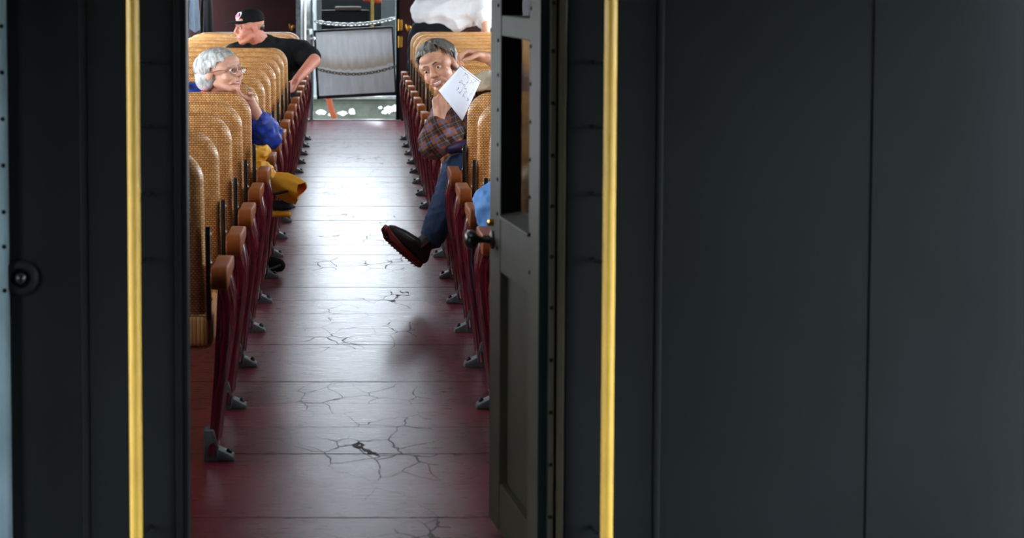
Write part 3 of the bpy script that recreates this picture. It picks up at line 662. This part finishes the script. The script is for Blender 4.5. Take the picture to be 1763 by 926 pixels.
# --- smiling woman, right: leans into the aisle with a paper, leg crossed over
p2 = person('smiling grey-haired woman in plaid shirt leaning into the aisle, right seats')
hc = at(755, 116, 11.15); T2 = basis((-.36, -.92, -.10), (-.42, .05, 1), 1, hc) @ Matrix.Diagonal((1.06, 1.04, .98, 1))
nk, ch, pv = at(800, 172, 11.25), at(806, 222, 11.28), Vector((.80, 11.12, .52))
sr, el_, wr = at(772, 196, 11.28), at(747, 247, 11.05), at(757, 200, 11.04)
sl, el2, wl = at(845, 165, 11.30), at(905, 150, 11.05), at(838, 99, 10.93)
tip = at(795, 114, 10.90)
fist = hand_prims(wr, at(757, 166, 11.06)-wr, (.25, 1, 0), -1, (55, 70, 60, 60), thumb=40, size=.95)
hold = hand_prims(wl, at(797, 90, 10.92)-wl, (-.15, -.5, -1), 1, (50, 46, 46, 46), thumb=75, size=1.1)
kn, an = at(788, 292, 11.10), at(743, 412, 11.02)
kn2, an2 = Vector((.64, 11.52, .50)), Vector((.66, 11.58, .09))
prims = [xf(T2, h) for h in head_prims(1)] + fist + hold + [cap(T2 @ Vector((0, .03, -.05)), nk, .052, .06), cap(nk, ch, .08, .13), cap(ch, pv, .13, .14), chain([nk, sr, el_, wr], [.06, .05, .040, .027]), chain([nk, sl, el2, wl], [.06, .05, .040, .026]),
   chain([pv, kn, an], [.085, .055, .040]), chain([pv, kn2, an2], [.085, .06, .04])]
b2 = remesh('body', join(*prims), .0038, M['skin_warm'], p2, 4)
face_parts(T2, b2, 1.0, 'iris_brown', 'hair_grey', .008)
remesh('hair', join(*[xf(T2, h) for h in hair_prims(11, 170, .10, .011, .014, -.035, 1.09)]+[xf(T2, ell((s*.060, .045, .0), (.024, .045, .05))) for s in (-1, 1)]), .0035, M['hair_grey'], b2, 1)
remesh('shirt', join(cap(nk+Vector((0, 0, -.04)), ch, .095, .155), cap(ch, pv, .155, .165), chain([nk, sr, el_, el_.lerp(wr, .55)], [.07, .082, .078, .060]), cap(sr, at(770, 235, 11.1), .08, .075), chain([nk, sl, el2, el2.lerp(wl, .55)], [.07, .08, .07, .05])), .006, M['plaid_flannel'], p2, 3, wrinkle(13, .011, 4))
cb = at(826, 140, 11.2)
remesh('scarf', join(chain([at(795, 160, 11.22), at(815, 142, 11.18), at(838, 134, 11.16), at(862, 138, 11.2)], [.024, .032, .036, .034]), chain([at(812, 150, 11.16), at(840, 146, 11.14)], [.02, .028])), .005, M['cream_knit'], p2, 3, wrinkle(20, .006, 2))
remesh('jeans', join(chain([pv, kn.lerp(pv, .12), kn, kn.lerp(an, .5), an.lerp(kn, .04)], [.115, .085, .078, .068, .060]), chain([pv, kn2, an2+Vector((0, 0, .05))], [.115, .08, .06])), .006, M['denim'], p2, 3, wrinkle(16, .007, 6))
# ankle boot, toe up, sole to the left
def boot(parent, heel, toe, ankle, upv):
    heel, toe, ankle = Vector(heel), Vector(toe), Vector(ankle); d = (toe-heel).normalized(); n = Vector(upv); n = (n-d*n.dot(d)).normalized(); L = (toe-heel).length
    w = d.cross(n)
    up = remesh('boot', join(chain([heel+d*.030+n*.044, heel.lerp(toe, .38)+n*.056, heel.lerp(toe, .62)+n*.046, toe-d*.045+n*.036], [.042, .045, .044, .036]), chain([heel+d*.034+n*.044, heel+d*.055+n*.095, ankle], [.042, .044, .046])), .0045, M['boot_leather'], parent, 3)
    out = [(t*L, (.030*min(1, .45+t*8)+.014*math.sin(min(1, t*1.15)*math.pi*.75))) for t in (0, .04, .12, .25, .4, .55, .7, .82, .92, .98)]
    ring = [(a, b) for a, b in out]+[(L+.004, .0)]+[(a, -b) for a, b in out[::-1]]
    V = []; 
    for h in (-.008, .014): V += [tuple(heel + d*a + w*b + n*(h+.030*max(0, (a/L-.72)/.28)**1.6)) for a, b in ring]
    k = len(ring); F = [tuple(range(k))[::-1], tuple(range(k, 2*k))]+[(i, (i+1) % k, k+(i+1) % k, k+i) for i in range(k)]
    so = build('sole', (V, F), M['boot_sole'], up, False, .003, 1)
    for i in range(12):
        t = .08+.85*i/12; c = heel+d*(t*L)-n*(.013-.030*max(0, (t-.72)/.28)**1.6); build('tread', tube([c-w*.03, c+w*.03], .0026, 6), M['boot_sole'], up, True)
    build('gore', xf(Matrix.Identity(4), tube([heel+d*.058+n*.112-w*.043, heel+d*.062+n*.09-w*.047, heel+d*.07+n*.066-w*.045], [.004, .005, .004], 6)), M['boot_sole'], up, True)
    return up
boot(p2, at(724, 459, 10.98), at(655, 399, 10.93), at(744, 408, 11.02), (.60, .30, .74))
shoe(p2, (.66, 11.60, .028), (.60, 11.75, .026), 'boot_leather', None)
# the paper she holds up
def paper_mat():
    m = bpy.data.materials.new('map_print'); m.use_nodes = True; N = NT(m); M['map_print'] = m
    tc = N.add('TexCoord'); u = N.add('SeparateXYZ'); N.l(tc.outputs['UV'], u.inputs[0])
    wn = N.add('TexNoise'); wn.inputs['Scale'].default_value = 5; N.l(tc.outputs['UV'], wn.inputs['Vector'])
    v = N.add('TexVoronoi', feature='DISTANCE_TO_EDGE'); v.inputs['Scale'].default_value = 6.5; N.l(N.mix(.25, tc.outputs['UV'], wn.outputs['Color']), v.inputs['Vector'])
    line = N.math('LESS_THAN', v.outputs['Distance'], .028)
    reg = N.math('MULTIPLY', N.math('MULTIPLY', N.math('GREATER_THAN', u.outputs['X'], .30), N.math('LESS_THAN', u.outputs['X'], .92)), N.math('MULTIPLY', N.math('GREATER_THAN', u.outputs['Y'], .40), N.math('LESS_THAN', u.outputs['Y'], .93)))
    n = N.math('GREATER_THAN', N.noise(tc.outputs['UV'], 7, 2), .46)
    ttl = N.math('MULTIPLY', N.math('GREATER_THAN', u.outputs['Y'], .955), N.math('MULTIPLY', N.math('LESS_THAN', u.outputs['Y'], .975), N.math('GREATER_THAN', N.noise(tc.outputs['UV'], 40, 1), .42)))
    k = N.math('MAXIMUM', N.math('MULTIPLY', N.math('MULTIPLY', line, reg), n), ttl)
    N.l(N.mix(N.math('MULTIPLY', k, .75), lin(232, 236, 246), lin(50, 52, 64)), N.b.inputs['Base Color']); N.b.inputs['Roughness'].default_value = .7
paper_mat()
pc = [at(755, 156, 10.98), at(796, 208, 10.90), at(828, 139, 10.94), at(794, 113, 10.905)]    # left, bottom, right, top
n = 10; V, F = [], []
for j in range(n+1):
    for i in range(n+1):
        a, b = i/n, j/n; q = pc[0].lerp(pc[1], a).lerp(pc[3].lerp(pc[2], a), b); V.append(q + Vector((0, -.012*math.sin(a*math.pi)*(1-b*.5), 0)))
for j in range(n): F += [(j*(n+1)+i, j*(n+1)+i+1, (j+1)*(n+1)+i+1, (j+1)*(n+1)+i) for i in range(n)]
me = bpy.data.meshes.new('paper_map'); me.from_pydata([tuple(v) for v in V], [], F); uv = me.uv_layers.new()
for lp in me.loops: uv.data[lp.index].uv = ((lp.vertex_index % (n+1))/n, (lp.vertex_index // (n+1))/n)
pm_ = link('paper_map', me, M['map_print']); sm = pm_.modifiers.new('s', 'SOLIDIFY'); sm.thickness = .0006
for f in me.polygons: f.use_smooth = True
tag(pm_, 'white sheet with a printed line map held up by smiling woman', 'paper')
pb = remesh('handbag', join(chain([at(774, 256, 11.0), at(790, 252, 10.98), at(808, 248, 10.98)], [.018, .026, .028]), cap(at(776, 258, 11.02), at(806, 252, 11.02), .022)), .006, M['purple_leather'], None, 3)
tag(pb, 'dark purple handbag on the lap of woman in plaid', 'bag')

# --- man in a black cap, far left
p3 = person('man in black cap and black t-shirt looking left among the far left seats')
hc = at(429, 47, 17.1); T3 = basis((-.90, -.44, -.06), (.02, 0, 1), 1.06, hc)
nk, ch, pv = Vector((-.665, 17.2, .985)), Vector((-.62, 17.22, .80)), Vector((-.60, 17.28, .53))
sr, el_, wr = at(517, 90, 17.25), at(541, 104, 17.03), at(510, 138, 16.82); sl, el2, wl = Vector((-.87, 17.2, .92)), Vector((-.95, 17.12, .66)), Vector((-.80, 17.05, .58))
prims = [xf(T3, h) for h in head_prims()] + hand_prims(wr, (-.5, -.3, -.8), (-.6, -.6, .2), 1, size=1.05) + hand_prims(wl, (.6, .3, -.2), (0, .2, -1), 1) + [cap(T3 @ Vector((0, .035, -.05)), nk, .066, .078), cap(nk, ch, .10, .15), cap(ch, pv, .15, .16), chain([nk, sr, el_, wr], [.07, .066, .050, .032]), chain([nk, sl, el2, wl], [.07, .062, .05, .032]),
   chain([pv, Vector((-.70, 17.66, .54)), Vector((-.70, 17.72, .06))], [.09, .06, .045]), chain([pv, Vector((-.50, 17.66, .54)), Vector((-.50, 17.72, .06))], [.09, .06, .045])]
b3 = remesh('body', join(*prims), .005, M['skin_ruddy'], p3, 6)
face_parts(T3, b3, .2, 'iris_brown', 'hair_dark', .002)
remesh('hair', join(xf(T3, ell((0, .066, .004), (.056, .047, .045)))), .006, M['hair_dark'], b3, 2)
remesh('t_shirt', join(cap(nk+Vector((.01, 0, -.05)), ch, .14, .185), cap(ch, pv, .185, .19), chain([nk+Vector((0, 0, -.02)), sr, sr.lerp(el_, .72)], [.085, .098, .082]), chain([nk+Vector((0, 0, -.02)), sl, sl.lerp(el2, .7)], [.085, .095, .08]), cap(nk+Vector((.10, 0, -.03)), ch+Vector((.12, 0, 0)), .10, .14)), .008, M['black_cotton'], p3, 3, wrinkle(9, .010, 3))
remesh('trousers', join(*[chain([pv, Vector((x, 17.66, .54)), Vector((x, 17.72, .10))], [.12, .085, .065]) for x in (-.70, -.50)]), .01, M['denim'], p3, 3)
cp = remesh('cap', join(xf(T3, ell((0, .012, .068), (.083, .104, .066))), xf(T3, ell((0, .012, .052), (.084, .106, .035)))), .005, M['black_cotton'], p3, 2)
V, F = [], []; nb = 14
for j, (e, z) in enumerate(((0, .050), (1, .034))):
    for i in range(nb+1):
        a = math.pi*(i/nb-.5)*.92; rr_ = 1.0+.0*e; base = Vector((math.sin(a)*.080, .012-math.cos(a)*.100, .052)); out = Vector((math.sin(a)*.080, -.075-math.cos(a)*.100, .036+.010*math.cos(a)))
        q = base if j == 0 else out; V += [q, q+Vector((0, 0, -.007))]
for i in range(nb):
    a, b, c, d = 2*i, 2*i+2, 2*(nb+1)+2*i+2, 2*(nb+1)+2*i
    F += [(a, b, c, d), (a+1, d+1, c+1, b+1), (d, c, c+1, d+1)]
F += [(0, 2*(nb+1), 2*(nb+1)+1, 1), (2*nb, 2*nb+1, 2*(nb+1)+2*nb+1, 2*(nb+1)+2*nb)]
build('brim', xf(T3, (V, F)), M['black_cotton'], cp, True)
def patch(nm, rx, rz, t, m, par):
    P = []; 
    for k in range(20):
        a = 2*math.pi*k/20; x, z = rx*math.cos(a), .088+rz*math.sin(a)+.004*math.sin(2*a); ax = x/.083
        sy = lambda o: .012-(.104+o)*math.sqrt(max(.05, 1-ax*ax-((z-.068)/.066)**2))
        P.append((x, sy(t), z))
    k = len(P); V = P+[(x, y+.006, z) for x, y, z in P]
    return build(nm, xf(T3, (V, [tuple(range(k)), tuple(range(k, 2*k))[::-1]]+[(i, (i+1) % k, k+(i+1) % k, k+i) for i in range(k)])), M[m], par)
pa = patch('badge', .036, .024, .004, 'patch_white', cp); patch('badge_print', .023, .014, .0065, 'patch_pink', pa)

# --- person in a white t-shirt bending over the far right seats
p4 = person('person in white t-shirt and black trousers bending over the far right seats')
Yb = 21.75; hip, ch, nk = Vector((.76, Yb, .99)), at(795, 14, Yb), at(838, -22, Yb)
sr, hnd = at(829, 6, Yb-.1), at(838, 58, Yb-.25); hd = at(858, -42, Yb-.05)
el_ = at(836, 38, Yb-.2); T4 = basis((.8, -.1, -.6), (.6, 0, .8), 1.02, hd)
feet = [Vector((.62, Yb+.10, .08)), Vector((.66, Yb-.04, .08))]
prims = [xf(T4, h) for h in head_prims()] + hand_prims(hnd, (.1, -.1, -1), (1, 0, 0), 1) + [cap(hd, nk, .055, .065), cap(nk, ch, .10, .14), cap(ch, hip, .13, .10), chain([nk, sr, el_, hnd], [.07, .06, .045, .032]), chain([nk, sr+Vector((.0, .28, .0)), el_+Vector((.0, .3, 0)), hnd+Vector((.0, .3, 0))], [.07, .06, .045, .032])] + \
   [chain([hip, Vector((.60, Yb+.03, .52)), f_], [.10, .07, .05]) for f_ in feet]
b4 = remesh('body', join(*prims), .006, M['skin_warm'], p4, 3); face_parts(T4, b4, .2, 'iris_brown', 'hair_dark', .002)
remesh('hair', join(*[xf(T4, h) for h in hair_prims(5, 60)]), .006, M['hair_dark'], b4, 1)
sh4 = [cap(at(738, 22, Yb), ch, .15, .19), cap(ch, nk, .19, .15), chain([nk, sr, at(834, 28, Yb-.16)], [.13, .125, .105]), cap(at(775, 36, Yb-.03), at(795, 32, Yb-.05), .10, .11), cap(at(727, 21, Yb), at(748, 17, Yb), .055, .13), chain([nk, sr+Vector((.0, .28, 0)), el_+Vector((.0, .3, .04))], [.12, .11, .09])]
remesh('t_shirt', join(*sh4), .009, M['white_cotton'], p4, 3, wrinkle(4.5, .034, 8))
remesh('trousers', join(*[chain([Vector((.70, Yb-.02, .93)), Vector((.62, Yb+.03, .52)), f_+Vector((0, 0, .04))], [.165, .10, .075]) for f_ in feet], cap(Vector((.70, Yb-.02, .94)), Vector((.86, Yb-.02, .96)), .155, .13)), .01, M['black_cotton'], p4, 3, wrinkle(7, .008, 2))
for f_ in feet: shoe(p4, f_+Vector((0, 0, -.05)), f_+Vector((.18, 0, -.052)), 'black_cotton', None)

# --- passenger hidden behind the open door, only a denim knee shows
p5 = person('passenger in light blue jeans mostly hidden behind the open door, right')
pv, ch, nk, hd = Vector((1.00, 8.40, .57)), Vector((1.03, 8.36, .82)), Vector((1.05, 8.38, 1.0)), Vector((1.06, 8.40, 1.17))
T5 = basis((0, 1, 0), (0, 0, 1), 1, hd); kn, an = at(857, 350, 8.74), Vector((.70, 8.74, .10)); kn2, an2 = Vector((1.08, 8.74, .56)), Vector((1.08, 8.76, .08))
prims = [xf(T5, h) for h in head_prims()] + [cap(hd, nk, .05, .06), cap(nk, ch, .09, .14), cap(ch, pv, .14, .15), chain([pv, kn, an], [.09, .062, .045]), chain([pv, kn2, an2], [.09, .06, .045])]
for s in (-1, 1):
    prims += [chain([nk, nk+Vector((s*.18, 0, -.06)), nk+Vector((s*.22, .08, -.30)), Vector((1.05+s*.10, 8.58, .69))], [.06, .055, .042, .03])] + hand_prims(Vector((1.05+s*.10, 8.58, .69)), (0, 1, -.3), (0, 0, -1), s)
b5 = remesh('body', join(*prims), .006, M['skin_warm'], p5, 3); face_parts(T5, b5, .2)
remesh('hair', join(*[xf(T5, h) for h in hair_prims(9, 60)]), .006, M['hair_dark'], b5, 1)
remesh('sweater', join(cap(nk+Vector((0, 0, -.05)), ch, .12, .165), cap(ch, pv, .165, .17), *[chain([nk, nk+Vector((s*.18, 0, -.07)), nk+Vector((s*.22, .08, -.30)), Vector((1.05+s*.11, 8.56, .70))], [.08, .08, .065, .05]) for s in (-1, 1)]), .009, M['coat_blue'], p5, 3)
remesh('jeans', join(chain([pv, kn, an+Vector((0, 0, .05))], [.125, .088, .07]), chain([pv, kn2, an2+Vector((0, 0, .04))], [.125, .09, .065])), .007, M['denim_light'], p5, 3, wrinkle(13, .018, 5))
shoe(p5, an+Vector((0, 0, -.072)), an+Vector((-.10, .04, -.074)), 'black_cotton', None); shoe(p5, an2+Vector((0, 0, -.052)), an2+Vector((.02, .06, -.054)), 'black_cotton', None)

# --- yellow rain jacket spilling off the seat beside the older woman
yj = empty('yellow_jacket', (-.40, 11.0, .36)); tag(yj, 'yellow rain jacket with dark band spilling over the left seat into the aisle', 'jacket')
def loc(v): return Vector(v)-Vector(yj.location)
bo = [chain([loc(at(440, 264, 10.98)), loc(at(452, 262, 10.98))], [.040, .034]), chain([loc(at(440, 285, 11.0)), loc(at(456, 300, 11.0)), loc(at(470, 316, 11.0))], [.05, .045, .042])]
remesh('jacket_body', join(*bo), .005, M['yellow_nylon'], yj, 2, wrinkle(18, .015, 7))
a, b = loc(at(461, 309, 11.0)), loc(at(517, 331, 10.93)); d = (b-a).normalized(); w = Vector((0, 1, 0)); w = (w-d*w.dot(d)).normalized(); u = d.cross(w); nn = 32
prof = [(0, .034), (.2, .046), (.45, .056), (.7, .058), (.9, .054), (1.0, .050), (.985, .044), (.7, .040), (.5, .02)]; V, F = [], []
for t, r in prof: V += [tuple(a+(b-a)*t+(u*math.cos(2*math.pi*k/nn)*(1+.20*t*math.sin(5*2*math.pi*k/nn))+w*.8*math.sin(2*math.pi*k/nn))*r*(1+.12*math.sin(4*2*math.pi*k/nn+3*t)) + Vector((.012*t*math.sin(2*math.pi*k/nn*2), 0, 0))) for k in range(nn)]
F = [(j*nn+k, j*nn+(k+1) % nn, (j+1)*nn+(k+1) % nn, (j+1)*nn+k) for j in range(6) for k in range(nn)]
sv = build('sleeve', (V, F), M['yellow_nylon'], yj, True)
build('lining', (V, [(j*nn+k, j*nn+(k+1) % nn, (j+1)*nn+(k+1) % nn, (j+1)*nn+k) for j in range(6, 8) for k in range(nn)]+[tuple(range(8*nn, 9*nn))]), M['orange_lining'], sv, True)
build('band', tube([loc(at(462, 336, 10.925)), loc(at(480, 332, 10.90)), loc(at(496, 329, 10.893))], [.006, .008, .005], 8), M['navy_band'], yj, True)
remesh('hem', join(cap(loc(at(464, 353, 11.0)), loc(at(496, 353, 10.98)), .026, .024)), .005, M['navy_band'], yj, 3, wrinkle(14, .005, 3))
remesh('trim_stripe', join(cap(loc(at(464, 367, 11.0)), loc(at(497, 369, 10.98)), .018, .015)), .005, M['yellow_nylon'], yj, 3)
